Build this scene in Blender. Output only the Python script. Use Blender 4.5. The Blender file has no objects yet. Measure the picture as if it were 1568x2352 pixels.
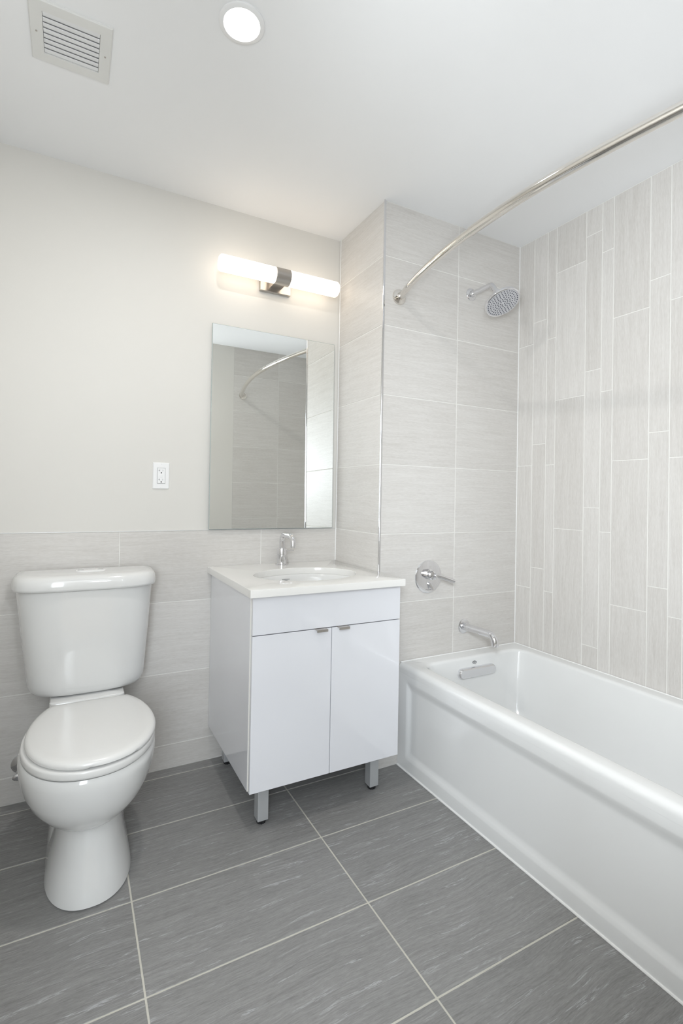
import bpy, bmesh, math, random
from mathutils import Vector, Matrix
PI = math.pi
S = bpy.context.scene
C = S.collection
random.seed(7)

# ------------------------------------------------------------------ camera
cam_d = bpy.data.cameras.new('camera'); cam = bpy.data.objects.new('camera', cam_d); C.objects.link(cam)
cam_d.sensor_fit = 'HORIZONTAL'; cam_d.sensor_width = 36.0
cam_d.lens = 36.0 * 1133.3154 / 1568.0
cam_d.shift_x = (784 - 758.8218) / 1568.0
cam_d.shift_y = (1125.5592 - 1176) / 1568.0
cam_d.clip_start = 0.02
yw, pt, rl = [math.radians(a) for a in (-27.5945, 0.6985, 1.0724)]
fwd = Vector((-math.sin(yw) * math.cos(pt), math.cos(yw) * math.cos(pt), math.sin(pt)))
rgt = Vector((math.cos(yw), math.sin(yw), 0)); up_ = rgt.cross(fwd)
r2 = rgt * math.cos(rl) + up_ * math.sin(rl); u2 = -rgt * math.sin(rl) + up_ * math.cos(rl)
m = Matrix((r2, u2, -fwd)).transposed().to_4x4()
m.translation = Vector((0.0215, -2.2045, 1.182))
cam.matrix_world = m
S.camera = cam

# ------------------------------------------------------------------ world, exposure, lights
S.view_settings.view_transform = 'Standard'; S.view_settings.look = 'None'
S.view_settings.gamma = 1.0; S.view_settings.use_curve_mapping = False
S.view_settings.exposure = 0.05
w = bpy.data.worlds.new('world'); S.world = w; w.use_nodes = True
w.node_tree.nodes['Background'].inputs[0].default_value = (0.85, 0.92, 1.0, 1)
w.node_tree.nodes['Background'].inputs[1].default_value = 0.3

def area(name, loc, rot, sx, sy, power, col):
    d = bpy.data.lights.new(name, 'AREA'); d.shape = 'RECTANGLE'; d.size = sx; d.size_y = sy
    d.energy = power; d.color = col
    o = bpy.data.objects.new(name, d); C.objects.link(o); o.location = loc; o.rotation_euler = rot
    return o
# added unseen fill lights in the hall: a cool upright one and one overhead
area('hall_fill_back', (-0.60, -3.34, 1.50), (PI / 2, 0, 0), 0.8, 1.6, 48, (0.86, 0.935, 1.0))
area('hall_fill_top', (0.0, -2.75, 2.46), (0, 0, 0), 0.9, 0.9, 8, (0.95, 0.975, 1.0))
# added fill spots by the doorway, bounced off tub wall, left wall and ceiling
def fill_spot(name, loc, aim, ang, rad, power, col):
    d = bpy.data.lights.new(name, 'SPOT'); d.energy = power; d.spot_size = math.radians(ang); d.spot_blend = 1.0
    d.shadow_soft_size = rad; d.color = col
    o = bpy.data.objects.new(name, d); C.objects.link(o); o.location = loc
    o.rotation_euler = (Vector(aim) - Vector(loc)).to_track_quat('-Z', 'Y').to_euler()
FC = (0.90, 0.955, 1.0)
fill_spot('bounce_fill_tub', (0.25, -1.95, 1.42), (2.04, -1.45, 1.30), 112, 0.15, 101, FC)
fill_spot('bounce_fill_left', (0.25, -1.98, 1.5), (-0.42, -1.3, 1.6), 110, 0.10, 42, FC)
fill_spot('bounce_fill_up', (0.4, -1.85, 1.5), (1.1, -1.55, 2.485), 95, 0.10, 31, FC)

# ------------------------------------------------------------------ dimensions
XC, D, XR, XA, H, ZT, HT = 1.2083, 0.4, 2.0438, 1.3225, 2.485, 1.0196, 0.4512
XJ = 1.6329; YE = -1.924; PX, PZ = 0.612, 0.306
XL = -0.42; HF = -3.4            # left wall, hall end

# ------------------------------------------------------------------ materials
def mat(name, col, rough=0.5, metal=0.0, coat=0.0, spec=0.5, noise=None, bump=0.0, ior=1.5):
    M = bpy.data.materials.new(name); M.use_nodes = True
    nt = M.node_tree; b = nt.nodes['Principled BSDF']
    b.inputs['Base Color'].default_value = (*col, 1); b.inputs['Roughness'].default_value = rough
    b.inputs['Metallic'].default_value = metal; b.inputs['Coat Weight'].default_value = coat
    b.inputs['Specular IOR Level'].default_value = spec; b.inputs['IOR'].default_value = ior
    b.inputs['Coat Roughness'].default_value = 0.04
    tc = nt.nodes.new('ShaderNodeTexCoord'); n = nt.nodes.new('ShaderNodeTexNoise')
    nt.links.new(tc.outputs['Object'], n.inputs['Vector'])
    n.inputs['Scale'].default_value = 9.0; n.inputs['Detail'].default_value = 3
    mx = nt.nodes.new('ShaderNodeMix'); mx.data_type = 'RGBA'
    k = 0.02 if noise is None else noise
    mx.inputs['A'].default_value = (*[max(0, c * (1 - k)) for c in col], 1)
    mx.inputs['B'].default_value = (*[min(1, c * (1 + k)) for c in col], 1)
    nt.links.new(n.outputs['Fac'], mx.inputs['Factor']); nt.links.new(mx.outputs['Result'], b.inputs['Base Color'])
    if bump:
        n2 = nt.nodes.new('ShaderNodeTexNoise'); n2.inputs['Scale'].default_value = 160
        nt.links.new(tc.outputs['Object'], n2.inputs['Vector'])
        bp = nt.nodes.new('ShaderNodeBump'); bp.inputs['Strength'].default_value = bump; bp.inputs['Distance'].default_value = 0.001
        nt.links.new(n2.outputs['Fac'], bp.inputs['Height']); nt.links.new(bp.outputs['Normal'], b.inputs['Normal'])
    return M

def emit(name, col, strength):
    M = bpy.data.materials.new(name); M.use_nodes = True
    b = M.node_tree.nodes['Principled BSDF']
    b.inputs['Base Color'].default_value = (0.8, 0.8, 0.8, 1)
    b.inputs['Emission Color'].default_value = (*col, 1); b.inputs['Emission Strength'].default_value = strength
    return M

def tile_mat(name, dark, light, vein, rough, us, vs, vein_amt, tone_amt, bump, warp=0.04, wsc=3.5, low=0.22, gain=2.6):
    """stone look tile: streaks along the UV's u axis, every tile shifted and toned by its own 'tone' UV"""
    M = bpy.data.materials.new(name); M.use_nodes = True
    nt = M.node_tree; N = nt.nodes; L = nt.links; b = N['Principled BSDF']
    uv = N.new('ShaderNodeUVMap'); uv.uv_map = 'grain'
    tn = N.new('ShaderNodeUVMap'); tn.uv_map = 'tone'
    sp = N.new('ShaderNodeSeparateXYZ'); L.new(tn.outputs[0], sp.inputs[0])
    # gentle warp so that the streaks wander
    wn = N.new('ShaderNodeTexNoise'); wn.inputs['Scale'].default_value = wsc; wn.inputs['Detail'].default_value = 2
    L.new(uv.outputs[0], wn.inputs['Vector'])
    ws = N.new('ShaderNodeVectorMath'); ws.operation = 'MULTIPLY_ADD'
    L.new(wn.outputs['Color'], ws.inputs[0]); ws.inputs[1].default_value = (0.0, warp, 0); L.new(uv.outputs[0], ws.inputs[2])
    def streak(su, sv, det, dist=0.0):
        mp = N.new('ShaderNodeMapping'); mp.inputs['Scale'].default_value = (su, sv, 1)
        L.new(ws.outputs[0], mp.inputs[0])
        n = N.new('ShaderNodeTexNoise'); n.inputs['Scale'].default_value = 1; n.inputs['Detail'].default_value = det
        n.inputs['Roughness'].default_value = 0.62; n.inputs['Distortion'].default_value = dist
        L.new(mp.outputs[0], n.inputs['Vector']); return n
    s1 = streak(us, vs, 6); s2 = streak(us * 6, vs * 2.6, 5); s3 = streak(us * 0.35, vs * 0.3, 2)
    def math_(op, a, bb):
        q = N.new('ShaderNodeMath'); q.operation = op
        for i, v in enumerate((a, bb)):
            if isinstance(v, (int, float)): q.inputs[i].default_value = v
            else: L.new(v, q.inputs[i])
        return q.outputs[0]
    f = math_('MULTIPLY_ADD', s1.outputs['Fac'], 0.5); f.node.inputs[2].default_value = 0
    f2 = math_('MULTIPLY', s2.outputs['Fac'], 0.55); f3 = math_('MULTIPLY', s3.outputs['Fac'], low)
    t = math_('ADD', math_('ADD', f, f2), f3)
    t = math_('SUBTRACT', t, 0.5 * (1.05 + low)); t = math_('MULTIPLY', t, gain); t = math_('ADD', t, 0.5)
    tone = math_('MULTIPLY', math_('SUBTRACT', sp.outputs[0], 0.5), tone_amt)
    t = math_('ADD', t, tone)
    cr = N.new('ShaderNodeMix'); cr.data_type = 'RGBA'; cr.clamp_factor = True
    cr.inputs['A'].default_value = (*dark, 1); cr.inputs['B'].default_value = (*light, 1)
    L.new(t, cr.inputs['Factor'])
    # thin pale veins: the narrow band where a stretched noise crosses a level
    v = streak(us * 0.55, vs * 0.42, 5, 0.4)
    vd = math_('ABSOLUTE', math_('SUBTRACT', v.outputs['Fac'], 0.60), 0)
    vm = N.new('ShaderNodeMapRange'); vm.inputs['From Min'].default_value = 0.0; vm.inputs['From Max'].default_value = 0.022
    vm.inputs['To Min'].default_value = 1; vm.inputs['To Max'].default_value = 0; L.new(vd, vm.inputs['Value'])
    gate = streak(us * 1.1, vs * 0.25, 2)
    gm = N.new('ShaderNodeMapRange'); gm.inputs['From Min'].default_value = 0.44; gm.inputs['From Max'].default_value = 0.60
    L.new(gate.outputs['Fac'], gm.inputs['Value'])
    va = math_('MULTIPLY', math_('MULTIPLY', vm.outputs[0], gm.outputs[0]), vein_amt)
    c2 = N.new('ShaderNodeMix'); c2.data_type = 'RGBA'; c2.inputs['B'].default_value = (*vein, 1)
    L.new(va, c2.inputs['Factor']); L.new(cr.outputs['Result'], c2.inputs['A'])
    L.new(c2.outputs['Result'], b.inputs['Base Color'])
    b.inputs['Roughness'].default_value = rough
    bp = N.new('ShaderNodeBump'); bp.inputs['Strength'].default_value = bump; bp.inputs['Distance'].default_value = 0.001
    L.new(t, bp.inputs['Height']); L.new(bp.outputs['Normal'], b.inputs['Normal'])
    return M

M_PAINT = mat('wall_paint', (0.71, 0.692, 0.655), 0.62, noise=0.006, bump=0.05)
M_CEIL = mat('ceiling_paint', (0.87, 0.875, 0.88), 0.8, noise=0.006)
M_TILE = tile_mat('pale_stone_tile', (0.565, 0.54, 0.51), (0.73, 0.712, 0.688), (0.78, 0.77, 0.75), 0.42, 7.0, 130, 0.16, 0.28, 0.12, warp=0.03, low=0.25, gain=2.2)
M_FLOOR = tile_mat('grey_slate_tile', (0.19, 0.188, 0.184), (0.32, 0.317, 0.311), (0.50, 0.50, 0.52), 0.45, 7.0, 150, 0.85, 0.30, 0.4, warp=0.05, wsc=3.0, low=0.22, gain=3.1)
M_GROUT = mat('pale_grout', (0.80, 0.79, 0.76), 0.8)
M_FGROUT = mat('floor_grout', (0.58, 0.56, 0.50), 0.85, noise=0.12)
M_CERAMIC = mat('white_china', (0.755, 0.755, 0.745), 0.12, coat=0.6, noise=0.004)
M_SEAT = mat('white_seat_plastic', (0.79, 0.785, 0.77), 0.22, coat=0.25, noise=0.004)
M_ACRYL = mat('white_tub_acrylic', (0.80, 0.805, 0.80), 0.14, coat=0.5, noise=0.004)
M_LAM = mat('white_gloss_laminate', (0.80, 0.805, 0.84), 0.06, coat=1.0, noise=0.004)
M_EDGE = mat('cream_laminate_edge', (0.78, 0.76, 0.70), 0.4)
M_QUARTZ = mat('white_quartz', (0.82, 0.81, 0.785), 0.12, coat=0.5, noise=0.008)
M_CHROME = mat('polished_chrome', (0.78, 0.78, 0.80), 0.05, 1.0, noise=0.004)
M_NICKELROD = mat('polished_nickel', (0.76, 0.73, 0.69), 0.07, 1.0, noise=0.004)
M_BRUSH = mat('brushed_nickel', (0.50, 0.47, 0.44), 0.28, 1.0, noise=0.05)
M_ALU = mat('silver_painted_leg', (0.50, 0.51, 0.52), 0.42, 0.35)
M_BLACK = mat('black_plastic', (0.015, 0.015, 0.017), 0.5)
M_DARK = mat('dark_gap', (0.05, 0.05, 0.05), 0.8)
M_GREY = mat('grey_rubber', (0.22, 0.22, 0.24), 0.5)
M_LOGO = mat('grey_print', (0.20, 0.205, 0.21), 0.5)
M_WPLAST = mat('white_plastic', (0.86, 0.86, 0.86), 0.35, noise=0.004)
M_VENT = mat('vent_enamel', (0.74, 0.74, 0.72), 0.45)
M_VBACK = mat('vent_back_grey', (0.52, 0.52, 0.52), 0.8)
M_SLAT = mat('vent_slat_enamel', (0.82, 0.83, 0.84), 0.45)
M_MIRROR = mat('mirror_silver', (0.93, 0.95, 0.935), 0.0, 1.0, noise=0.0)
M_MEDGE = mat('mirror_edge_glass', (0.42, 0.47, 0.46), 0.15, noise=0.02)
M_CAULK = mat('white_caulk', (0.86, 0.86, 0.85), 0.4)
M_WOOD = mat('hall_floor_wood', (0.42, 0.35, 0.28), 0.4, noise=0.1)
M_TUBE = emit('opal_glass_lit', (1.0, 0.85, 0.68), 2.6)
M_DOWN = emit('downlight_diffuser_lit', (1.0, 0.97, 0.93), 6.0)

# ------------------------------------------------------------------ mesh helpers
def link(name, bm, mats, parent=None, smooth=True, angle=35):
    me = bpy.data.meshes.new(name)
    bmesh.ops.recalc_face_normals(bm, faces=bm.faces)
    bm.to_mesh(me); bm.free()
    for m_ in (mats if isinstance(mats, (list, tuple)) else [mats]): me.materials.append(m_)
    if smooth:
        me.polygons.foreach_set('use_smooth', [True] * len(me.polygons))
        me.set_sharp_from_angle(angle=math.radians(angle))
    o = bpy.data.objects.new(name, me); C.objects.link(o)
    if parent: o.parent = parent; o.location = -Vector(parent.location)
    return o
def thing(name, label, cat, loc, group=None):
    o = bpy.data.objects.new(name, None); C.objects.link(o); o.location = loc
    o.empty_display_size = 0.05
    o['label'] = label; o['category'] = cat
    if group: o['group'] = group
    return o
def struct(o): o['kind'] = 'structure'; return o

def box(bm, x0, x1, y0, y1, z0, z1, bev=0.0, seg=2, mi=0):
    n0 = len(bm.faces)
    vs = [bm.verts.new((x, y, z)) for x in (x0, x1) for y in (y0, y1) for z in (z0, z1)]
    idx = [(0, 1, 3, 2), (4, 6, 7, 5), (0, 4, 5, 1), (2, 3, 7, 6), (0, 2, 6, 4), (1, 5, 7, 3)]
    fs = [bm.faces.new([vs[i] for i in f]) for f in idx]
    for f in fs: f.material_index = mi
    if bev:
        es = list({e for f in fs for e in f.edges})
        bmesh.ops.bevel(bm, geom=es, offset=bev, segments=seg, profile=0.5, affect='EDGES', clamp_overlap=True)
    return fs
def loft(bm, rings, cap0=True, cap1=True, closed=True, mi=0):
    R = [[bm.verts.new(p) for p in r] for r in rings]
    n = len(R[0])
    for a, b in zip(R[:-1], R[1:]):
        for i in range(n if closed else n - 1):
            j = (i + 1) % n
            try: f = bm.faces.new((a[i], a[j], b[j], b[i])); f.material_index = mi
            except ValueError: pass
    if cap0: bm.faces.new(R[0][::-1]).material_index = mi
    if cap1: bm.faces.new(R[-1]).material_index = mi
    return R
def basis(n):
    n = Vector(n).normalized(); a = Vector((0, 0, 1)) if abs(n.z) < 0.9 else Vector((1, 0, 0))
    u = a.cross(n).normalized(); return u, n.cross(u), n
def lathe(bm, org, axis, prof, seg=32, mi=0):
    """prof: list of (radius, height along axis)"""
    u, v, n = basis(axis); org = Vector(org)
    rings = [[org + n * h + (u * math.cos(2 * PI * i / seg) + v * math.sin(2 * PI * i / seg)) * max(r, 1e-5) for i in range(seg)] for r, h in prof]
    loft(bm, rings, True, True, mi=mi)
def tube(bm, pts, rad, seg=20, mi=0, cap=True):
    pts = [Vector(p) for p in pts]; n = len(pts)
    rads = rad if isinstance(rad, (list, tuple)) else [rad] * n
    t0 = (pts[1] - pts[0]).normalized(); u, v, _ = basis(t0); rings = []
    for i, p in enumerate(pts):
        t = ((pts[min(i + 1, n - 1)] - pts[i]).normalized() + (pts[i] - pts[max(i - 1, 0)]).normalized()).normalized()
        u = (u - t * u.dot(t)).normalized(); v = t.cross(u)
        rings.append([p + (u * math.cos(2 * PI * k / seg) + v * math.sin(2 * PI * k / seg)) * rads[i] for k in range(seg)])
    loft(bm, rings, cap, cap, mi=mi)
def bend(pts, r, seg=8):
    """polyline with rounded corners"""
    pts = [Vector(p) for p in pts]; out = [pts[0]]
    for a, b, c in zip(pts[:-2], pts[1:-1], pts[2:]):
        d1 = (a - b).normalized(); d2 = (c - b).normalized(); ang = d1.angle(d2)
        L_ = r / math.tan(ang / 2); p1 = b + d1 * L_; p2 = b + d2 * L_
        ctr = b + (d1 + d2).normalized() * (r / math.sin(ang / 2))
        v1 = p1 - ctr; v2 = p2 - ctr; th = v1.angle(v2)
        for i in range(seg + 1):
            s = i / seg
            out.append(ctr + (v1 * math.sin((1 - s) * th) + v2 * math.sin(s * th)) / math.sin(th))
    out.append(pts[-1]); return out
def rrect(x0, x1, y0, y1, r, seg=8):
    """rounded rectangle, counter clockwise, (a,b) pairs"""
    out = []
    for cx, cy, a0 in ((x1 - r, y1 - r, 0), (x0 + r, y1 - r, 90), (x0 + r, y0 + r, 180), (x1 - r, y0 + r, 270)):
        for i in range(seg + 1):
            a = math.radians(a0 + 90 * i / seg); out.append((cx + r * math.cos(a), cy + r * math.sin(a)))
    return out
def sgnpow(v, p): return math.copysign(abs(v) ** p, v)

def tiled(bm, org, U, V, Nn, u0, u1, v0, v1, rects, gap, grain_v=False, depth=0.0012):
    """rects of tile in (u,v); face at the plane, grout slightly behind. grain runs along u (or v)"""
    org, U, V, Nn = Vector(org), Vector(U), Vector(V), Vector(Nn)
    gl = bm.loops.layers.uv.get('grain') or bm.loops.layers.uv.new('grain')
    tl = bm.loops.layers.uv.get('tone') or bm.loops.layers.uv.new('tone')
    P = lambda u, v, n=0.0: org + U * u + V * v + Nn * n
    f = bm.faces.new([bm.verts.new(P(*q, -depth)) for q in ((u0, v0), (u1, v0), (u1, v1), (u0, v1))]); f.material_index = 1
    for (a, b, c, d) in rects:
        a, b, c, d = max(a, u0), min(b, u1), max(c, v0), min(d, v1)
        if b - a < gap * 1.5 or d - c < gap * 1.5: continue
        g = gap / 2; a += g; b -= g; c += g; d -= g
        ou, ov, tone = random.uniform(0, 50), random.uniform(0, 50), random.random()
        e = 0.0007
        inner = [(a + e, c + e), (b - e, c + e), (b - e, d - e), (a + e, d - e)]
        outer = [(a, c), (b, c), (b, d), (a, d)]
        vi = [bm.verts.new(P(*q)) for q in inner]; vo = [bm.verts.new(P(*q, -depth)) for q in outer]
        faces = [(bm.faces.new(vi), inner)]
        for i in range(4):
            j = (i + 1) % 4
            faces.append((bm.faces.new((vo[i], vo[j], vi[j], vi[i])), [outer[i], outer[j], inner[j], inner[i]]))
        for fc, qs in faces:
            fc.material_index = 0
            for lp, q in zip(fc.loops, qs):
                lp[gl].uv = ((q[1] + ou, q[0] + ov) if grain_v else (q[0] + ou, q[1] + ov))
                lp[tl].uv = (tone, 0.5)
def link_wall(name, bm, mats):
    me = bpy.data.meshes.new(name); bm.normal_update(); bm.to_mesh(me); bm.free()
    for m_ in mats: me.materials.append(m_)
    o = bpy.data.objects.new(name, me); C.objects.link(o); return struct(o)

# ------------------------------------------------------------------ room shell
rows = lambda u0, u1, zs: [(a, b, c, d) for a, b in zip(u0[:-1], u0[1:]) for c, d in zip(zs[:-1], zs[1:])]
# floor
bm = bmesh.new()
fx = [0.1994 + k * PX for k in range(-2, 5)]; fy = [-0.6725 + k * PZ for k in range(-6, 4)]
tiled(bm, (0, 0, 0), (1, 0, 0), (0, 1, 0), (0, 0, 1), XL, XR, YE - 0.12, 0, rows(fx, None, fy), 0.0048)
box(bm, XL - 0.1, XR + 0.1, YE - 0.12, 0.1, -0.1, -0.002, mi=2)
link_wall('floor', bm, [M_FLOOR, M_FGROUT, M_DARK])
# back wall: painted above, tiled wainscot below
bm = bmesh.new()
zrows = [ZT + k * PZ for k in range(-4, 1)]
top = [(0.1988 + k * PX, 0.1988 + (k + 1) * PX, zrows[-2], zrows[-1]) for k in range(-2, 3)]
low = []
for i in range(0, 3):
    off = 0.1988 - 0.5 * PX * (1 if i % 2 else 0) + (0 if i % 2 else 0)
    off = 0.1988 if i == 1 else 0.1988 - 0.0
    low += [(off + k * PX, off + (k + 1) * PX, zrows[i], zrows[i + 1]) for k in range(-2, 3)]
tiled(bm, (0, 0, 0), (1, 0, 0), (0, 0, 1), (0, -1, 0), XL, XC, 0, ZT, top + low, 0.0036)
box(bm, XL - 0.1, XC + 0.05, 0.0015, 0.1, -0.1, ZT, mi=1)
box(bm, XL - 0.1, XC + 0.05, 0.006, 0.1, ZT, H + 0.02, mi=2)
link_wall('wall_back', bm, [M_TILE, M_GROUT, M_PAINT])
# chase: tiled return and tiled faucet wall
bm = bmesh.new()
zf = [ZT + k * PZ for k in range(-4, 6)]
tiled(bm, (XC, 0, 0), (0, -1, 0), (0, 0, 1), (-1, 0, 0), 0, D, 0, H, rows([0, D + .01], None, zf), 0.0036)
tiled(bm, (XC, -D, 0), (1, 0, 0), (0, 0, 1), (0, -1, 0), 0, XR - XC, 0, H,
      rows([0, XJ - XC, XR - XC + .002], None, zf), 0.0036)
box(bm, XC + 0.0015, XR + 0.1, -D + 0.0015, 0.1, -0.1, H + 0.02, mi=1)
link_wall('wall_chase', bm, [M_TILE, M_GROUT])
# tub wall: vertical planks of mixed width
bm = bmesh.new()
joints = [0.4, 0.4925, 0.5713, 0.6213, 0.7730, 0.8495, 0.9013, 1.0520, 1.1290, 1.1800, 1.3315, 1.4080, 1.4600, 1.6110, 1.6880, 1.7390, 1.8900, 1.9300]
offs = [1.9596, 2.0632, 1.9590, 2.2632, 2.3664, 2.2637, 1.9605, 2.0643, 1.9607, 2.2640, 2.3668, 2.2637, 1.9605, 2.0643, 1.9607, 2.264, 2.366]
rc = []
for (a, b), z0 in zip(zip(joints[:-1], joints[1:]), offs):
    zs = [z0 + k * 0.607 for k in range(-4, 2)]
    rc += [(a, b, c, d) for c, d in zip(zs[:-1], zs[1:])]
tiled(bm, (XR, 0, 0), (0, -1, 0), (0, 0, 1), (-1, 0, 0), D, -YE, 0, H, rc, 0.0036, grain_v=True)
box(bm, XR + 0.0015, XR + 0.1, YE - 0.12, -D, -0.1, H + 0.02, mi=1)
link_wall('wall_right', bm, [M_TILE, M_GROUT])
# front wall (behind the tub's far end) with the doorway the camera looks through
XE = 1.222; DX0, DX1, DZ = -0.38, 0.62, 2.08
bm = bmesh.new()
tiled(bm, (XR, YE, 0), (-1, 0, 0), (0, 0, 1), (0, 1, 0), 0, XR - XE, 0, H,
      rows([-.002, XR - XJ, XR - XE + .01], None, zf), 0.0036)
box(bm, XE, XR, YE - 0.12, YE - 0.0015, -0.1, H + 0.02, mi=1)
box(bm, DX1, XE, YE - 0.12, YE, -0.1, H + 0.02, mi=2)
box(bm, XL - 0.1, DX0, YE - 0.12, YE, -0.1, H + 0.02, mi=2)
box(bm, DX0, DX1, YE - 0.12, YE, DZ, H + 0.02, mi=2)
link_wall('wall_front', bm, [M_TILE, M_GROUT, M_PAINT])
bm = bmesh.new(); box(bm, XL - 0.1, XL, YE - 0.12, 0.1, -0.1, H + 0.02); link_wall('wall_left', bm, [M_PAINT])
bm = bmesh.new(); box(bm, XL - 0.1, XR + 0.1, YE - 0.12, 0.1, H, H + 0.1); link_wall('ceiling', bm, [M_CEIL])
# door lining and casing
bm = bmesh.new()
box(bm, DX1 - 0.015, DX1, YE - 0.13, YE + 0.01, 0, DZ); box(bm, DX0, DX0 + 0.015, YE - 0.13, YE + 0.01, 0, DZ)
box(bm, DX0, DX1, YE - 0.13, YE + 0.01, DZ - 0.015, DZ)
box(bm, DX1 - 0.005, DX1 + 0.06, YE + 0.0, YE + 0.014, 0, DZ + 0.06)
box(bm, DX0 + 0.005, DX1 + 0.06, YE + 0.0, YE + 0.014, DZ - 0.005, DZ + 0.06)
struct(link('door_1', bm, M_WPLAST, smooth=False))
# hall beyond the doorway
y0h, y1h, xh0, xh1 = HF, YE - 0.12, -1.1, 2.1
bm = bmesh.new(); box(bm, xh0, xh1, y0h, y1h, -0.1, 0); link_wall('floor_hall', bm, [M_WOOD])
bm = bmesh.new(); box(bm, xh0, xh1, y0h, y1h, H, H + 0.1); link_wall('ceiling_hall', bm, [M_CEIL])
bm = bmesh.new(); box(bm, xh0 - 0.1, xh0, y0h - 0.1, y1h, -0.1, H + 0.1); link_wall('wall_hall_left', bm, [M_PAINT])
bm = bmesh.new(); box(bm, xh1, xh1 + 0.1, y0h - 0.1, y1h, -0.1, H + 0.1); link_wall('wall_hall_right', bm, [M_PAINT])
bm = bmesh.new()
box(bm, xh0, -1.0, y0h - 0.1, y0h, -0.1, H + 0.1); box(bm, -0.2, xh1, y0h - 0.1, y0h, -0.1, H + 0.1)
box(bm, -1.0, -0.2, y0h - 0.1, y0h, -0.1, 0.7); box(bm, -1.0, -0.2, y0h - 0.1, y0h, 2.3, H + 0.1)
link_wall('wall_hall_end', bm, [M_PAINT])
bm = bmesh.new(); box(bm, xh0 - .1, XL - 0.1, y1h, y1h + 0.12, -0.1, H + 0.1); link_wall('wall_hall_front', bm, [M_PAINT])

# trims
bm = bmesh.new()
tube(bm, [(XC - 0.002, -D - 0.002, 0), (XC - 0.002, -D - 0.002, H)], 0.0035, 12)
box(bm, XC - 0.0015, XC + 0.006, -D - 0.0016, -D + 0.006, 0, H)
struct(link('trim_1', bm, M_CHROME))
bm = bmesh.new(); box(bm, XL, XC - 0.001, -0.001, 0.008, ZT - 0.001, ZT + 0.0015, 0.0004, 1)
struct(link('trim_2', bm, mat('satin_trim', (0.72, 0.72, 0.72), 0.45, 0.6), smooth=False))
bm = bmesh.new()     # caulk bead in the corners
tube(bm, [(XR - 0.001, -D - 0.001, HT), (XR - 0.001, -D - 0.001, H)], 0.0026, 8)
tube(bm, [(XC - 0.001, -0.001, 0.86), (XC - 0.001, -0.001, H)], 0.0024, 8)
struct(link('trim_3', bm, M_CAULK))

# ------------------------------------------------------------------ bathtub
YB0, YB1 = -D - 0.001, YE + 0.001; X0, X1 = XA, XR - 0.001
tub = thing('bathtub', 'long white alcove bathtub with recessed front panel, under the curved shower rod', 'bathtub', ((XA + XR) / 2, (YB0 + YB1) / 2, 0))
bm = bmesh.new(); rings = []
def ring(x0, x1, y0, y1, r, z): rings.append([Vector((a, b, z)) for a, b in rrect(x0, x1, y0, y1, r)])
rr = 0.022
ring(X0, X1, YB1, YB0, 0.003, 0.4120)
ring(X0, X1, YB1, YB0, 0.003, HT - rr)
for i in range(1, 7):
    a = PI / 2 * i / 6; q = rr * (1 - math.cos(a)); z = HT - rr + rr * math.sin(a)
    ring(X0 + q, X1, YB1, YB0, 0.003 + 0.001, z)
bx0, bx1, by0, by1 = 1.392, 1.980, YB1 + 0.085, -0.478
ring(bx0 - .012, bx1 + .012, by0 - .012, by1 + .012, 0.070, HT + 0.0005)
for i in range(1, 7):
    a = PI / 2 * i / 6; q = 0.014 * math.sin(a); z = HT - 0.014 * (1 - math.cos(a))
    ring(bx0 - .012 + q, bx1 + .012 - q, by0 - .012 + q, by1 + .012 - q, 0.070 - q * .5, z)
ring(bx0 + 0.010, bx1 - 0.010, by0 + 0.03, by1 - 0.006, 0.068, 0.40)
ring(bx0 + 0.025, bx1 - 0.025, by0 + 0.10, by1 - 0.016, 0.075, 0.30)
ring(bx0 + 0.045, bx1 - 0.045, by0 + 0.18, by1 - 0.032, 0.09, 0.19)
ring(bx0 + 0.065, bx1 - 0.065, by0 + 0.23, by1 - 0.050, 0.10, 0.125)
ring(bx0 + 0.095, bx1 - 0.095, by0 + 0.27, by1 - 0.080, 0.10, 0.10)
ring(bx0 + 0.16, bx1 - 0.16, by0 + 0.35, by1 - 0.15, 0.08, 0.094)
loft(bm, rings, False, True)
link('basin', bm, M_ACRYL, tub, angle=50)
bm = bmesh.new(); rings = []
def yz(y0, y1, z0, z1, r, x): rings.append([Vector((x, a, b)) for a, b in rrect(y0, y1, z0, z1, r, 6)])
yz(YB1, YB0, 0.004, 0.4118, 0.001, XA + 0.02)
yz(YB1, YB0, 0.004, 0.4118, 0.001, XA)
yz(YB1 + .055, YB0 - .055, 0.050, 0.388, 0.012, XA)
yz(YB1 + .060, YB0 - .060, 0.055, 0.382, 0.012, XA + 0.001)
yz(YB1 + .068, YB0 - .068, 0.066, 0.368, 0.012, XA + 0.006)
yz(YB1 + .076, YB0 - .076, 0.076, 0.354, 0.012, XA + 0.011)
yz(YB1 + .084, YB0 - .084, 0.086, 0.344, 0.012, XA + 0.0125)
loft(bm, rings, False, True)
link('apron', bm, M_ACRYL, tub, angle=50)
bm = bmesh.new(); tube(bm, [(XA - 0.001, YB0, 0.002), (XA - 0.001, YB1, 0.002)], 0.0045, 8)
tube(bm, [(XA + 0.01, -D - 0.004, HT), (XR - .004, -D - 0.004, HT)], 0.003, 8); tube(bm, [(XR - 0.004, -D - .004, HT), (XR - 0.004, YE + .004, HT)], 0.003, 8)
link('caulk_line', bm, M_CAULK, tub)
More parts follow.
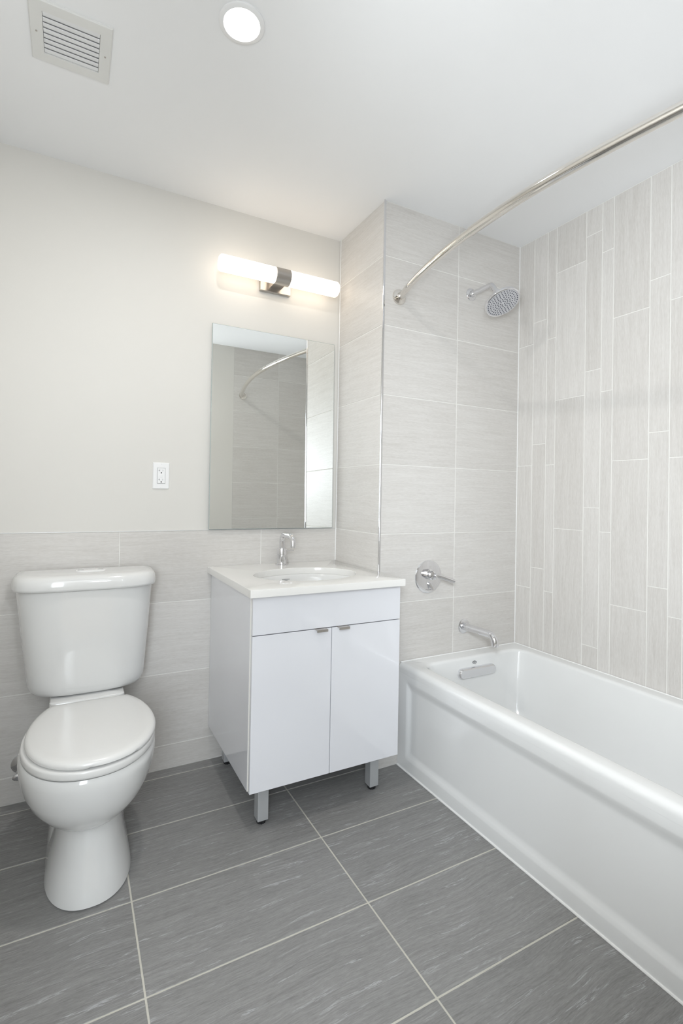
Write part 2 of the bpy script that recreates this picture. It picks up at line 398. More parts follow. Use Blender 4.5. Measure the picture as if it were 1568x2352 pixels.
# overflow cover: chrome pill on the basin's end wall, and the small oval mark above it
def pill(bm, cx, cz, hw, r, yb, th):
    prof = [(1.0, 0), (1.0, th * 0.5), (0.93, th * 0.8), (0.75, th), ]
    rgs = []
    for k, h in prof:
        rk = r * k
        rgs.append([Vector((a, yb - h + 0.07 * (0), b)) for a, b in rrect(cx - hw + (r - rk), cx + hw - (r - rk), cz - rk, cz + rk, rk * 0.999, 8)])
    loft(bm, rgs)
bm = bmesh.new(); pill(bm, 1.700, 0.3835, 0.113, 0.0225, -0.480, 0.024)
link('overflow_cover', bm, M_CHROME, tub)
bm = bmesh.new()
el = lambda a, b, y: [Vector((1.692 + a * math.cos(t * PI / 12), y, 0.4235 + b * math.sin(t * PI / 12))) for t in range(24)]
loft(bm, [el(0.0120, 0.0070, -0.4775), el(0.0120, 0.0070, -0.4840), el(0.0097, 0.0050, -0.4840), el(0.0097, 0.005, -0.4775)], False, False)
loft(bm, [[Vector((1.692 + 0.0055 * math.cos(t * PI / 6), -0.4800, 0.4235 + 0.0012 * math.sin(t * PI / 6) + 0.002 * math.cos(t * PI / 6))) for t in range(12)],
          [Vector((1.692 + 0.0055 * math.cos(t * PI / 6), -0.4838, 0.4235 + 0.0012 * math.sin(t * PI / 6) + 0.002 * math.cos(t * PI / 6))) for t in range(12)]])
o = link('oval_mark', bm, M_LOGO, tub); o['label'] = 'small grey oval mark'

# ------------------------------------------------------------------ tub spout, valve, shower head, rod
sp = thing('tub_spout', 'chrome tub spout low on the shower wall, just above the tub rim', 'tub spout', (1.698, -D, 0.570))
bm = bmesh.new(); lathe(bm, (1.698, -D, 0.570), (0, -1, 0), [(0.034, 0), (0.034, 0.003), (0.031, 0.005), (0.019, 0.0055)], 40); link('flange', bm, M_CHROME, sp)
bm = bmesh.new()
lathe(bm, (1.698, -D, 0.570), (0, -1, 0), [(0.018, 0.003), (0.018, 0.009), (0.0165, 0.0095), (0.0165, 0.012), (0.018, 0.0125), (0.018, 0.018), (0.0165, 0.0185), (0.0165, 0.021), (0.018, 0.0215), (0.018, 0.027), (0.015, 0.028)], 32)
link('collar', bm, M_CHROME, sp)
bm = bmesh.new(); pp = bend([(1.698, -0.426, 0.5705), (1.698, -0.598, 0.575), (1.698, -0.600, 0.528)], 0.034, 10)
tube(bm, pp, 0.0165, 28); link('spout', bm, M_CHROME, sp)

vl = thing('shower_valve', 'round chrome shower valve plate with a lever handle, above the tub spout', 'shower valve', (1.4785, -D, 0.82))
bm = bmesh.new(); lathe(bm, (1.4785, -D, 0.820), (0, -1, 0), [(0.0755, 0), (0.0755, 0.003), (0.073, 0.0055), (0.066, 0.0065), (0.03, 0.008)], 64); link('escutcheon', bm, M_CHROME, vl)
bm = bmesh.new(); lathe(bm, (1.4785, -D, 0.832), (0, -1, 0), [(0.025, 0.005), (0.025, 0.018), (0.023, 0.020), (0.017, 0.022), (0.017, 0.030), (0.021, 0.031), (0.021, 0.044), (0.016, 0.047), (0.010, 0.05), (0.010, 0.062), (0.008, 0.064)], 36); link('stem', bm, M_CHROME, vl)
bm = bmesh.new()
lathe(bm, (1.4785, -D - 0.034, 0.832), (0.12, -0.30, -0.95), [(0.009, 0), (0.009, 0.014), (0.007, 0.02)], 20)
tube(bm, [(1.4785, -D - 0.055, 0.832), (1.505, -D - 0.066, 0.826), (1.565, -D - 0.080, 0.806)], [0.0085, 0.0098, 0.0090], 20); link('lever', bm, M_CHROME, vl)
bm = bmesh.new(); lathe(bm, (1.4785, -D, 0.788), (0, -1, 0), [(0.0075, 0.005), (0.0075, 0.012), (0.005, 0.014)], 20)
tube(bm, [(1.4785, -D - 0.010, 0.788), (1.493, -D - 0.024, 0.764)], [0.0075, 0.0055], 16); link('diverter_knob', bm, M_CHROME, vl)
bm = bmesh.new()
for k in range(7): box(bm, 1.460 + 0.005 * k, 1.4635 + 0.005 * k, -D - 0.0074, -D - 0.0066, 0.7605, 0.7625)
o = link('engraved_mark', bm, M_LOGO, vl, smooth=False)

sh = thing('rain_shower', 'round chrome rain shower head on a bent arm, high on the shower wall', 'shower head', (1.7126, -D, 2.1714))
bm = bmesh.new(); lathe(bm, (1.7126, -D, 2.1714), (0, -1, 0), [(0.0305, 0), (0.0305, 0.003), (0.028, 0.006), (0.016, 0.008), (0.0145, 0.022), (0.0125, 0.024)], 36); link('flange', bm, M_CHROME, sh)
hn = Vector((0, -math.sin(math.radians(30)), -math.cos(math.radians(30)))); hc = Vector((1.7126, -0.600, 2.066))
jt = hc - hn * 0.062
bm = bmesh.new(); pa = bend([(1.7126, -D - 0.01, 2.1714), (1.7126, -0.533, 2.1720), tuple(jt)], 0.030, 10); tube(bm, pa, 0.0115, 24)
link('arm', bm, M_CHROME, sh)
bm = bmesh.new(); lathe(bm, tuple(jt), tuple(hn), [(0.0135, -0.012), (0.0155, -0.010), (0.0155, 0.004), (0.013, 0.006), (0.013, 0.010), (0.016, 0.013), (0.016, 0.024), (0.019, 0.030), (0.03, 0.040)], 28); link('ball_joint', bm, M_CHROME, sh)
bm = bmesh.new(); lathe(bm, tuple(hc), tuple(hn), [(0.02, -0.034), (0.050, -0.022), (0.073, -0.014), (0.0785, -0.009), (0.0805, 0.0), (0.079, 0.004), (0.0755, 0.0062), (0.072, 0.004)], 64); link('head', bm, M_CHROME, sh)
M_FACE = mat('spray_face_plastic', (0.60, 0.61, 0.64), 0.25, 0.35)
M_NUB = mat('dark_rubber_nub', (0.10, 0.10, 0.12), 0.5)
bm = bmesh.new(); lathe(bm, tuple(hc), tuple(hn), [(0.0725, 0.0), (0.0725, 0.0045), (0.01, 0.0045)], 64); link('spray_face', bm, M_FACE, sh)
bm = bmesh.new(); hu, hv, _ = basis(hn)
for nr, rad in ((6, 0.011), (12, 0.022), (16, 0.033), (22, 0.044), (28, 0.055), (34, 0.066)):
    for k in range(nr):
        a = 2 * PI * (k + 0.5 * (nr % 4 == 0)) / nr
        p = hc + (hu * math.cos(a) + hv * math.sin(a)) * rad + hn * 0.004
        lathe(bm, tuple(p), tuple(hn), [(0.0027, 0), (0.0023, 0.0022), (0.0010, 0.0032)], 8)
link('nozzles', bm, M_NUB, sh)

rod = thing('shower_curtain_rod', 'curved chrome shower curtain rod bowing out above the bathtub', 'curtain rod', (1.29, -D, 2.07))
ya, yb = -D, YE; ym = (ya + yb) / 2; hl = (ya - yb) / 2
def rodx(y):
    t = (y - ym) / hl; return 1.293 - 0.129 * (1 - abs(t) ** (2.15 if t > 0 else 1.7))
def rodz(y): return 2.0680 - 0.003 * ((y - ya) / (yb - ya))
bm = bmesh.new(); n = 40
pts = [(rodx(y), y, rodz(y)) for y in [ya - 0.03 + (-0.985 - ya + 0.03) * i / n for i in range(n + 1)]]
tube(bm, pts, 0.0138, 28); link('inner_pole', bm, M_NICKELROD, rod)
bm = bmesh.new(); pts = [(rodx(y), y, rodz(y)) for y in [-0.975 + (yb + 0.03 + 0.975) * i / n for i in range(n + 1)]]
tube(bm, pts, 0.0158, 28); link('outer_pole', bm, M_NICKELROD, rod)
for (y, s) in ((ya, -1), (yb, 1)):
    bm = bmesh.new(); x = 1.290 if s < 0 else 1.305
    z = 2.0730
    lathe(bm, (x, y, z), (0, s, 0), [(0.0345, 0), (0.0345, 0.004), (0.032, 0.008), (0.022, 0.010), (0.0170, 0.011), (0.0170, 0.030), (0.0160, 0.031)], 40)
    x2 = rodx(y + s * 0.05)
    tube(bm, [(x, y + s * 0.026, z), (x2 * 0.6 + x * 0.4, y + s * 0.045, z)], 0.0132, 20)
    link('flange', bm, M_NICKELROD, rod)

# ------------------------------------------------------------------ vanity
VX0, VX1, VZ0, VZ1 = 0.580, 1.204, 0.150, 0.830
YF = -0.570; YC = -0.550     # door face, carcass front
vn = thing('vanity_cabinet', 'white gloss two-door bathroom vanity cabinet on four silver legs', 'cabinet', ((VX0 + VX1) / 2, -0.3, 0))
bm = bmesh.new(); t = 0.016
box(bm, VX0, VX0 + t, YC, -0.002, VZ0, VZ1, 0.0006, 1); box(bm, VX1 - t, VX1, YC, -0.002, VZ0, VZ1, 0.0006, 1)
box(bm, VX0 + t, VX1 - t, YC, -0.002, VZ0, VZ0 + t); box(bm, VX0 + t, VX1 - t, -0.02, -0.004, VZ0 + t, VZ1)
box(bm, VX0 + t, VX1 - t, YC, YC + 0.02, 0.69, 0.706); box(bm, VX0 + t, VX1 - t, YC, YC + 0.02, VZ1 - 0.05, VZ1)
link('body', bm, M_LAM, vn, smooth=False)
bm = bmesh.new(); box(bm, VX0 + 0.0005, VX0 + 0.0155, YC - 0.0012, YC + 0.0005, VZ0 + 0.001, VZ1 - 0.001)
link('edge_band', bm, M_EDGE, vn, smooth=False)
bm = bmesh.new(); box(bm, VX0 + 0.003, VX1 - 0.002, YF, YC - 0.002, 0.6935, 0.826, 0.0008, 2)
link('drawer_front', bm, M_LAM, vn, smooth=False)
xm = 0.8925
for (a, b, hx) in ((VX0 + 0.003, xm - 0.0013, 0.8440), (xm + 0.0013, VX1 - 0.002, 0.9365)):
    bm = bmesh.new(); box(bm, a, b, YF, YC - 0.002, VZ0 - 0.001, 0.6905, 0.0008, 2)
    d = link('door', bm, M_LAM, vn, smooth=False)
    bm = bmesh.new(); hw = 0.0225
    box(bm, hx - hw, hx + hw, YF - 0.020, YF + 0.015, 0.6908, 0.6926)
    box(bm, hx - hw, hx + hw, YF - 0.0215, YF - 0.0195, 0.6835, 0.6926, 0.0006, 1)
    h = link('handle', bm, M_BRUSH, d, smooth=False); h.location = (0, 0, 0)
for (x, y) in ((0.652, -0.504), (1.1255, -0.500), (0.652, -0.066), (1.1255, -0.066)):
    bm = bmesh.new(); box(bm, x - 0.020, x + 0.020, y - 0.020, y + 0.020, 0.014, VZ0, 0.0015, 2)
    lg = link('leg', bm, M_ALU, vn, smooth=False)
    bm = bmesh.new()
    rg = []
    for k, zz in ((0.0165, 0.0), (0.0165, 0.010), (0.012, 0.0105), (0.012, 0.014)):
        rg.append([Vector((x + k * (1 if i % 2 else 0.88) * math.cos(2 * PI * i / 24), y + k * (1 if i % 2 else 0.88) * math.sin(2 * PI * i / 24), zz)) for i in range(24)])
    loft(bm, rg); box(bm, x - 0.0195, x + 0.0195, y - 0.0195, y + 0.0195, 0.0125, 0.0165)
    f_ = link('foot', bm, M_BLACK, lg, smooth=False); f_.location = (0, 0, 0)

# worktop with its undermount basin
CX0, CX1, CY, CZ0, CZ1 = 0.5635, XC - 0.002, -0.598, 0.830, 0.857
ct = thing('vanity_countertop', 'white quartz worktop with oval undermount sink, on the vanity cabinet', 'countertop', (0.886, -0.3, CZ0))
scx, scy, sa, sb = 0.891, -0.335, 0.221, 0.166
def rect_ring(x0, x1, y0, y1, z, n=96):
    out = []
    for i in range(n):
        a = 2 * PI * i / n; c, s_ = math.cos(a), math.sin(a)
        tx = ((x1 - scx) if c > 0 else (x0 - scx)) / c if abs(c) > 1e-9 else 1e9
        ty = ((y1 - scy) if s_ > 0 else (y0 - scy)) / s_ if abs(s_) > 1e-9 else 1e9
        t_ = min(tx, ty); out.append(Vector((scx + c * t_, scy + s_ * t_, z)))
    # snap the nearest sample to each true corner
    for cx_, cy_ in ((x0, y0), (x0, y1), (x1, y0), (x1, y1)):
        k = min(range(n), key=lambda i: (out[i].x - cx_) ** 2 + (out[i].y - cy_) ** 2); out[k] = Vector((cx_, cy_, z))
    return out
def oval(a, b, z, n=96, dy=0.0):
    out = []
    for i in range(n):
        t_ = 2 * PI * i / n; out.append(Vector((scx + a * math.cos(t_), scy + dy + b * math.sin(t_), z)))
    return out
bm = bmesh.new(); e = 0.0018
rgs = [oval(sa, sb, CZ0), rect_ring(CX0, CX1, CY, -0.001, CZ0), rect_ring(CX0, CX1, CY, -0.001, CZ1 - e), rect_ring(CX0 + e * .3, CX1 - e * .3, CY + e * .3, -0.001, CZ1 - e * .3),
       rect_ring(CX0 + e, CX1 - e, CY + e, -0.001, CZ1), oval(sa + 0.002, sb + 0.002, CZ1), oval(sa + 0.0005, sb + 0.0005, CZ1 - 0.001), oval(sa, sb, CZ1 - 0.003), oval(sa, sb, CZ0)]
loft(bm, rgs, False, False); bmesh.ops.remove_doubles(bm, verts=bm.verts, dist=1e-6)
link('slab', bm, M_QUARTZ, ct, angle=30)
bm = bmesh.new()
rgs = [oval(sa + .02, sb + .02, CZ0 - 0.0006), oval(sa - 0.004, sb - 0.004, CZ0 - 0.0006), oval(sa - 0.008, sb - 0.008, CZ0 - 0.006)]
for k, dz in ((0.93, 0.02), (0.88, 0.05), (0.78, 0.085), (0.62, 0.115), (0.42, 0.132), (0.2, 0.139), (0.085, 0.141)):
    rgs.append(oval(sa * k, sb * k, CZ0 - dz))
loft(bm, rgs, False, True); link('sink_basin', bm, M_CERAMIC, ct, angle=60)
bm = bmesh.new(); lathe(bm, (scx, scy, CZ0 - 0.1405), (0, 0, 1), [(0.022, 0), (0.022, 0.002), (0.018, 0.003), (0.012, 0.001)], 28); link('drain', bm, M_CHROME, ct)
bm = bmesh.new()   # maker's small printed mark on the basin's rear wall
for k in range(7):
    xk = 0.847 + 0.0052 * k; yk = -0.1834 + (xk - 0.847) * 0.075
    box(bm, xk, xk + 0.0036, yk - 0.0012, yk + 0.0004, 0.8098, 0.8122)
box(bm, 0.858, 0.872, -0.1842, -0.1825, 0.8062, 0.8074)
o = link('printed_mark', bm, M_LOGO, ct, smooth=False); o['label'] = 'faint grey printed mark'

fc = thing('sink_faucet', 'chrome hooked sink faucet with pin lever, behind the oval sink', 'faucet', (0.894, -0.056, CZ1))
fx_, fy_ = 0.8945, -0.056
bm = bmesh.new(); lathe(bm, (fx_, fy_, CZ1), (0, 0, 1), [(0.0305, 0), (0.0305, 0.003), (0.0285, 0.0045), (0.0228, 0.005), (0.0225, 0.048), (0.0218, 0.0485), (0.0225, 0.049), (0.0225, 0.076), (0.0215, 0.078), (0.0135, 0.0785)], 40); link('faucet_body', bm, M_CHROME, fc)
bm = bmesh.new(); tube(bm, bend([(fx_, fy_, CZ1 + 0.07), (fx_, fy_, CZ1 + 0.1415), (fx_, fy_ - 0.128, CZ1 + 0.1415), (fx_, fy_ - 0.128, CZ1 + 0.093)], 0.029, 10), 0.0130, 28); link('spout', bm, M_CHROME, fc)
bm = bmesh.new(); tube(bm, [(fx_ + 0.015, fy_, CZ1 + 0.066), (fx_ + 0.058, fy_ - 0.004, CZ1 + 0.066)], 0.0038, 14); link('lever', bm, M_CHROME, fc)

# ------------------------------------------------------------------ mirror (stands on the tile edge, leans on the wall)
mr = thing('wall_mirror', 'frameless rectangular mirror on the wall above the vanity', 'mirror', (0.87, -0.012, ZT + 0.003))
mz0, mz1, mx0, mx1 = 1.0235, 1.9470, 0.5600, 1.1785
f0, f1 = -0.0165, -0.0068       # front face depth at the foot and at the top
def mpt(x, z, back): 
    k = (z - mz0) / (mz1 - mz0); return Vector((x, f0 + (f1 - f0) * k + back, z))
bm = bmesh.new(); e = 0.002
rg = [[mpt(x, z, 0.0001) for x, z in ((mx0 + e, mz0 + e), (mx1 - e, mz0 + e), (mx1 - e, mz1 - e), (mx0 + e, mz1 - e))]]
bm.faces.new([bm.verts.new(p) for p in rg[0]]); link('glass', bm, M_MIRROR, mr, smooth=False)
bm = bmesh.new()
loft(bm, [[mpt(x, z, b_) for x, z in ((mx0 + i_, mz0 + i_), (mx1 - i_, mz0 + i_), (mx1 - i_, mz1 - i_), (mx0 + i_, mz1 - i_))] for i_, b_ in ((e, 0.00015), (0, 0.0015), (0, 0.0055), (e, 0.0056))], True, True)
link('backing', bm, M_MEDGE, mr, smooth=False)

# ------------------------------------------------------------------ vanity light
vl_ = thing('vanity_light', 'lit wall lamp with two white glass tubes joined by a nickel band, above the mirror', 'wall lamp', (0.853, 0, 2.187))
lx, ly, lz, lr = 0.8535, -0.088, 2.187, 0.0365
bm = bmesh.new(); box(bm, lx - 0.0765, lx + 0.0765, -0.016, 0.004, 2.139, 2.250, 0.0015, 2); link('backplate', bm, M_BRUSH, vl_, smooth=False)
bm = bmesh.new(); box(bm, lx - 0.028, lx + 0.028, ly + 0.02, -0.015, 2.160, 2.215, 0.002, 2); link('arm', bm, M_BRUSH, vl_, smooth=False)
bm = bmesh.new(); lathe(bm, (lx - 0.0355, ly, lz), (1, 0, 0), [(0.0365, 0), (0.0375, 0.0005), (0.0375, 0.0705), (0.0365, 0.071)], 48); link('centre_band', bm, M_BRUSH, vl_)
for s in (-1, 1):
    bm = bmesh.new(); lathe(bm, (lx + s * 0.0352, ly, lz), (s, 0, 0), [(0.036, 0), (0.0362, 0.002), (0.0362, 0.242), (0.0345, 0.250), (0.029, 0.2555), (0.012, 0.2565)], 40)
    link('glass_tube', bm, M_TUBE, vl_)

# ------------------------------------------------------------------ downlight, vent, outlet
for dx, dy, lab, pw, cl in ((0.408, -0.884, 'lit round recessed downlight with white trim, in the ceiling near the vent', 6.5, (1.0, 0.97, 0.93)),):
    dl = thing('recessed_downlight', lab, 'ceiling light', (dx, dy, H))
    bm = bmesh.new(); lathe(bm, (dx, dy, H), (0, 0, -1), [(0.0625, 0), (0.0625, 0.003), (0.060, 0.005), (0.050, 0.006), (0.0485, 0.003), (0.047, 0.0)], 64); link('trim_ring', bm, M_WPLAST, dl)
    bm = bmesh.new(); lathe(bm, (dx, dy, H), (0, 0, -1), [(0.0485, 0), (0.0485, 0.003), (0.02, 0.0036)], 48); link('diffuser', bm, M_DOWN, dl)
    dd = bpy.data.lights.new('downlight_lamp', 'AREA'); dd.shape = 'DISK'; dd.size = 0.09; dd.energy = pw; dd.color = cl
    do = bpy.data.objects.new('downlight_lamp', dd); C.objects.link(do); do.location = (dx, dy, H - 0.008)

vt = thing('ceiling_vent', 'square white louvred air vent in the ceiling above the toilet', 'vent', (-0.01, -0.59, H))
bm = bmesh.new(); ox0, ox1, oy0, oy1 = -0.1135, 0.0945, -0.697, -0.484; ix0, ix1, iy0, iy1 = -0.081, 0.0635, -0.663, -0.518
def xyr(x0, x1, y0, y1, z): return [Vector(p) for p in ((x0, y0, z), (x1, y0, z), (x1, y1, z), (x0, y1, z))]
loft(bm, [xyr(ox0, ox1, oy0, oy1, H), xyr(ox0, ox1, oy0, oy1, H - 0.0035), xyr(ox0 + .003, ox1 - .003, oy0 + .003, oy1 - .003, H - 0.006), xyr(ix0, ix1, iy0, iy1, H - 0.006), xyr(ix0, ix1, iy0, iy1, H)], False, False)
link('frame', bm, M_VENT, vt, smooth=False)
bm = bmesh.new(); box(bm, ix0, ix1, iy0, iy1, H - 0.0006, H - 0.0001); link('backing', bm, M_VBACK, vt, smooth=False)
ns = 8; pit = (iy1 - iy0) / ns
for k in range(ns):
    y = iy0 + pit * k; bm = bmesh.new()
    loft(bm, [[Vector((x, a, b)) for a, b in ((y - 0.0002, H - 0.0052), (y + 0.0004, H - 0.0058), (y + pit - 0.0014, H - 0.0030), (y + pit - 0.0016, H - 0.0022))] for x in (ix0 + 0.001, ix1 - 0.001)])
    link('slat', bm, M_SLAT, vt, smooth=False)
for x in (-0.0975, 0.079):
    bm = bmesh.new(); lathe(bm, (x, -0.590, H - 0.006), (0, 0, -1), [(0.0028, 0), (0.0024, 0.0014), (0.001, 0.0018)], 12); link('screw', bm, M_BRUSH, vt)

ol = thing('power_outlet', 'white double power outlet plate on the painted wall left of the mirror', 'outlet', (0.356, 0.006, 1.255))
wy = 0.006; bm = bmesh.new(); cx, cz = 0.3562, 1.2553
rg = [[Vector((a, y, b)) for a, b in rrect(cx - w_, cx + w_, cz - h_, cz + h_, 0.003, 4)] for w_, h_, y in ((0.034, 0.0565, wy), (0.034, 0.0565, wy - 0.002), (0.031, 0.0535, wy - 0.0055))]
loft(bm, rg); link('cover_plate', bm, M_WPLAST, ol, smooth=False)
bm = bmesh.new(); fs = box(bm, cx - 0.0168, cx + 0.0168, wy - 0.0062, wy - 0.005, cz - 0.0335, cz + 0.0335); link('gap', bm, M_LOGO, ol, smooth=False)
bm = bmesh.new(); box(bm, cx - 0.0158, cx + 0.0158, wy - 0.0078, wy - 0.006, cz - 0.0325, cz + 0.0325, 0.0005, 1); link('receptacle', bm, M_WPLAST, ol, smooth=False)
yy = (wy - 0.0081, wy - 0.0077)
for dz in (0.0225, -0.0165):
    bm = bmesh.new(); box(bm, cx - 0.0072, cx - 0.0058, *yy, cz + dz - 0.004, cz + dz + 0.004); box(bm, cx - 0.0115, cx - 0.0072, *yy, cz + dz - 0.0008, cz + dz + 0.0008)
    link('slot', bm, M_GREY, ol, smooth=False)
    bm = bmesh.new(); box(bm, cx + 0.0056, cx + 0.0068, *yy, cz + dz - 0.0035, cz + dz + 0.0035); link('slot', bm, M_GREY, ol, smooth=False)
for dz in (0.0125, -0.0265):
    bm = bmesh.new(); lathe(bm, (cx, wy - 0.0077, cz + dz), (0, -1, 0), [(0.0026, 0), (0.0026, 0.0005)], 14)
    link('ground_hole', bm, M_BLACK, ol, smooth=False)
for dz in (0.0008, -0.0052):
    bm = bmesh.new(); box(bm, cx - 0.0075, cx + 0.0075, wy - 0.0088, wy - 0.0077, cz + dz - 0.002, cz + dz + 0.002, 0.0004, 1); link('test_button', bm, M_WPLAST, ol, smooth=False)
for dz in (0.049, -0.049):
    bm = bmesh.new(); lathe(bm, (cx, wy - 0.0055, cz + dz), (0, -1, 0), [(0.0024, 0), (0.0018, 0.0008)], 12); link('screw', bm, M_WPLAST, ol)

# ------------------------------------------------------------------ toilet
TX = 0.088
tl = thing('toilet', 'white two-piece toilet with closed lid, left of the vanity', 'toilet', (TX, -0.35, 0))
def egg(hw, yf, yb, z, cx=TX, n=64, pf=2.15, pb=2.6, mid=0.52):
    """plan outline: rounded front (towards -y), squarer back"""
    yc = yb + (yf - yb) * mid; out = []
    for i in range(n):
        a = 2 * PI * i / n; c, s_ = math.cos(a), math.sin(a)
        if s_ < 0: x = hw * sgnpow(c, 2 / pf); y = yc + (yc - yf) * sgnpow(s_, 2 / pf)
        else: x = hw * sgnpow(c, 2 / pb); y = yc + (yb - yc) * sgnpow(s_, 2 / pb)
        out.append(Vector((cx + x, y, z)))
    return out
bm = bmesh.new()
# pedestal: (z, half width, front, back)
ped = [(0.0, 0.119, -0.643, -0.13), (0.004, 0.1225, -0.648, -0.128), (0.03, 0.1185, -0.643, -0.13), (0.07, 0.109, -0.628, -0.13), (0.12, 0.099, -0.611, -0.13), (0.17, 0.0935, -0.600, -0.13), (0.205, 0.0915, -0.594, -0.13), (0.24, 0.091, -0.590, -0.13)]
loft(bm, [egg(h_, f_, b_, z_, cx=TX + 0.005, pf=2.3, pb=3.5, mid=0.62) for z_, h_, f_, b_ in ped])
rear = [(0.0, 0.119, -0.47, -0.11), (0.02, 0.118, -0.47, -0.11), (0.10, 0.113, -0.46, -0.11), (0.18, 0.109, -0.45, -0.11), (0.26, 0.112, -0.45, -0.11)]
loft(bm, [egg(h_, f_, b_, z_, cx=TX + 0.003, pf=3.0, pb=4, mid=0.5) for z_, h_, f_, b_ in rear])
bowl = [(0.196, 0.070, -0.570, -0.20), (0.197, 0.090, -0.592, -0.20), (0.201, 0.106, -0.608, -0.20), (0.215, 0.129, -0.632, -0.20), (0.235, 0.149, -0.654, -0.19), (0.262, 0.168, -0.674, -0.185), (0.295, 0.1825, -0.688, -0.18), (0.330, 0.1915, -0.697, -0.178), (0.362, 0.1955, -0.701, -0.178), (0.383, 0.195, -0.700, -0.178), (0.391, 0.190, -0.695, -0.18)]
loft(bm, [egg(h_, f_, b_, z_, mid=0.50) for z_, h_, f_, b_ in bowl])
rg = []
for z_, q in ((0.30, 0.0), (0.432, 0.0), (0.439, 0.001), (0.442, 0.004)):
    rg.append([Vector((a, b, z_)) for a, b in rrect(TX - 0.122 + q, TX + 0.122 - q, -0.240 + q, -0.03 - q, 0.02, 6)])
loft(bm, rg)
link('bowl', bm, M_CERAMIC, tl, angle=38)
def seatring(z, k, cx, hw, yf=-0.704, clip=-0.245, n=96):
    """oval front, rear cut straight along the hinge line"""
    yc = -0.460; out = []; hw -= k; yf += k; clip -= k
    for i in range(n):
        a = 2 * PI * i / n; c, s_ = math.cos(a), math.sin(a)
        x = hw * sgnpow(c, 2 / 2.1); y = yc + (yc - yf) * sgnpow(s_, 2 / 2.1) if s_ < 0 else yc + (0.285 - k) * s_
        out.append(Vector((cx + x, min(y, clip), z)))
    return out
SR = lambda z, k: seatring(z, k, TX + 0.002, 0.190)
bm = bmesh.new(); loft(bm, [SR(0.3955, 0.004), SR(0.397, 0.0015), SR(0.402, 0.0), SR(0.413, 0.0), SR(0.4175, 0.0015), SR(0.419, 0.005)])
link('seat', bm, M_SEAT, tl, angle=60)
def LR(z, k, notch=0.0):
    r = seatring(z, k, TX + 0.008, 0.1855, yf=-0.702)
    for p in r:
        if p.y < -0.6 and TX - 0.012 < p.x < TX + 0.115: p.z += notch
    return r
bm = bmesh.new()
loft(bm, [LR(0.4215, 0.006, 0.0060), LR(0.4225, 0.002, 0.0058), LR(0.4275, -0.0005), LR(0.434, 0.0), LR(0.4395, 0.004), LR(0.4430, 0.011), LR(0.4448, 0.025), LR(0.4460, 0.06), LR(0.4465, 0.12)])
link('lid', bm, M_SEAT, tl, angle=60)
# tank
TKX = 0.080
def tank(hw, yf, yb, z, n=96, ex=3.2, ey=2.7):
    out = []
    for i in range(n):
        a = 2 * PI * i / n; c, s_ = math.cos(a), math.sin(a)
        yc = -0.085
        if s_ < 0: x = hw * sgnpow(c, 2 / ex); y = yc + (yc - yf) * sgnpow(s_, 2 / ey)
        else: x = hw * sgnpow(c, 2 / 8.0); y = yc + (yb - yc) * sgnpow(s_, 2 / 8.0)
        out.append(Vector((TKX + x, y, z)))
    return out
def shift(r, dx):
    for p in r: p.x += dx
    return r
bm = bmesh.new(); loft(bm, [shift(tank(h_, f_, b_, z_), 0.010 * (0.825 - z_) / 0.38) for h_, f_, b_, z_ in
    [(0.150, -0.170, -0.035, 0.4440), (0.172, -0.190, -0.028, 0.4452), (0.187, -0.202, -0.024, 0.4510), (0.196, -0.208, -0.021, 0.463), (0.2005, -0.211, -0.02, 0.480), (0.203, -0.213, -0.02, 0.51), (0.219, -0.220, -0.02, 0.67), (0.2330, -0.225, -0.02, 0.825)]])
link('tank', bm, M_CERAMIC, tl, angle=60)
def tlid(hw, yf, yb, z): return tank(hw, yf, yb, z, ex=4.2, ey=3.2)
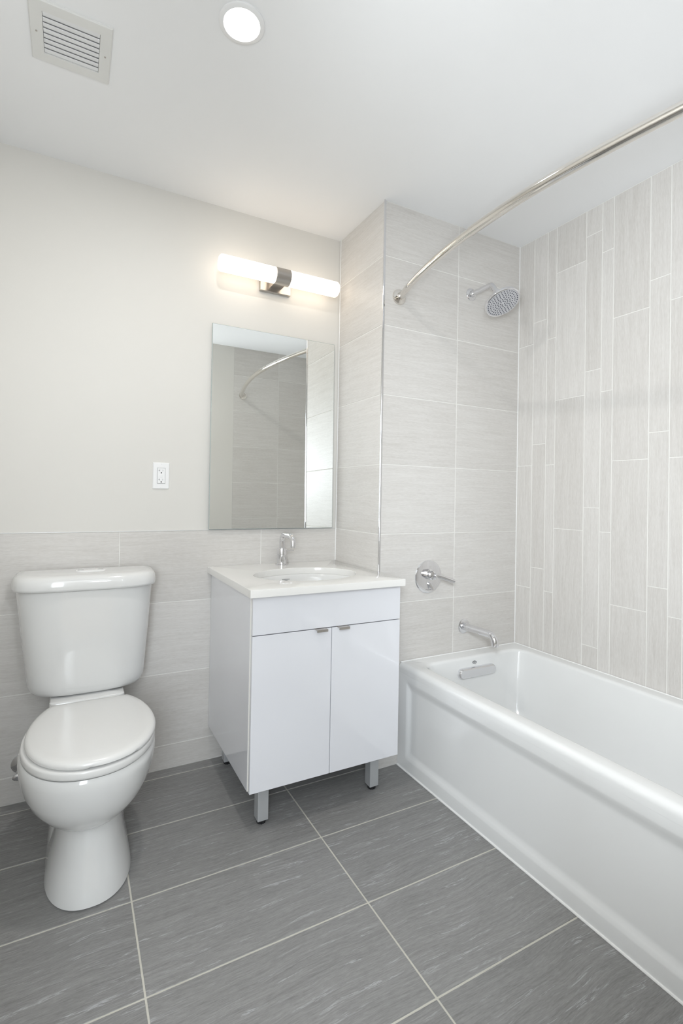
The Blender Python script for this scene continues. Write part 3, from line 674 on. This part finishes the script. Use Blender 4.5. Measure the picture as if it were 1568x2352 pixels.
bm = bmesh.new(); loft(bm, [tlid(0.228, -0.218, -0.018, 0.8275), tlid(0.2390, -0.230, -0.012, 0.8265), tlid(0.2435, -0.2355, -0.010, 0.8290), tlid(0.2450, -0.237, -0.010, 0.836), tlid(0.2440, -0.236, -0.010, 0.852), tlid(0.2415, -0.2335, -0.011, 0.864), tlid(0.2360, -0.228, -0.014, 0.873), tlid(0.2260, -0.218, -0.02, 0.8790), tlid(0.205, -0.198, -0.035, 0.8812), tlid(0.12, -0.14, -0.06, 0.8820)])
link('tank_lid', bm, M_CERAMIC, tl, angle=60)
bm = bmesh.new(); rg = []
for q, z_ in ((0, 0.8795), (0, 0.883), (0.003, 0.885)): rg.append([Vector((a, b, z_)) for a, b in rrect(0.090 - 0.052 + q, 0.090 + 0.052 - q, -0.145 + q, -0.095 - q, 0.0245 - q, 8)])
loft(bm, rg); o = link('flush_button', bm, M_WPLAST, tl)
for s in (-1, 1):
    bm = bmesh.new(); lathe(bm, (0.090 + s * 0.034, -0.118, 0.8847), (0, 0, 1), [(0.011, 0), (0.011, 0.0012), (0.009, 0.0018)], 20); link('button_cap', bm, M_CHROME, o).location = (0, 0, 0)

# supply stop valve on the wall, left of the bowl
sv = thing('water_stop_valve', 'small chrome water stop valve on the wall tiles left of the toilet bowl', 'valve', (-0.128, 0, 0.145))
bm = bmesh.new(); lathe(bm, (-0.126, 0, 0.146), (0, -1, 0), [(0.036, 0), (0.035, 0.004), (0.028, 0.010), (0.012, 0.013), (0.012, 0.03)], 36); link('escutcheon', bm, M_CHROME, sv)
bm = bmesh.new(); lathe(bm, (-0.126, -0.02, 0.146), (0, -1, 0), [(0.008, 0), (0.008, 0.03), (0.012, 0.032), (0.012, 0.055), (0.007, 0.057)], 20); tube(bm, [(-0.126, -0.060, 0.146), (-0.095, -0.062, 0.150), (-0.06, -0.066, 0.165)], 0.0055, 12); link('valve_body', bm, M_CHROME, sv)
bm = bmesh.new()
rg = []
for k, h_ in ((0.5, 0.0), (1.0, 0.002), (1.0, 0.010), (0.6, 0.014)):
    rg.append([Vector((-0.130 + 0.019 * k * math.cos(2 * PI * i / 24), -0.077 - h_, 0.138 + 0.012 * k * math.sin(2 * PI * i / 24))) for i in range(24)])
loft(bm, rg); link('valve_handle', bm, M_CHROME, sv)
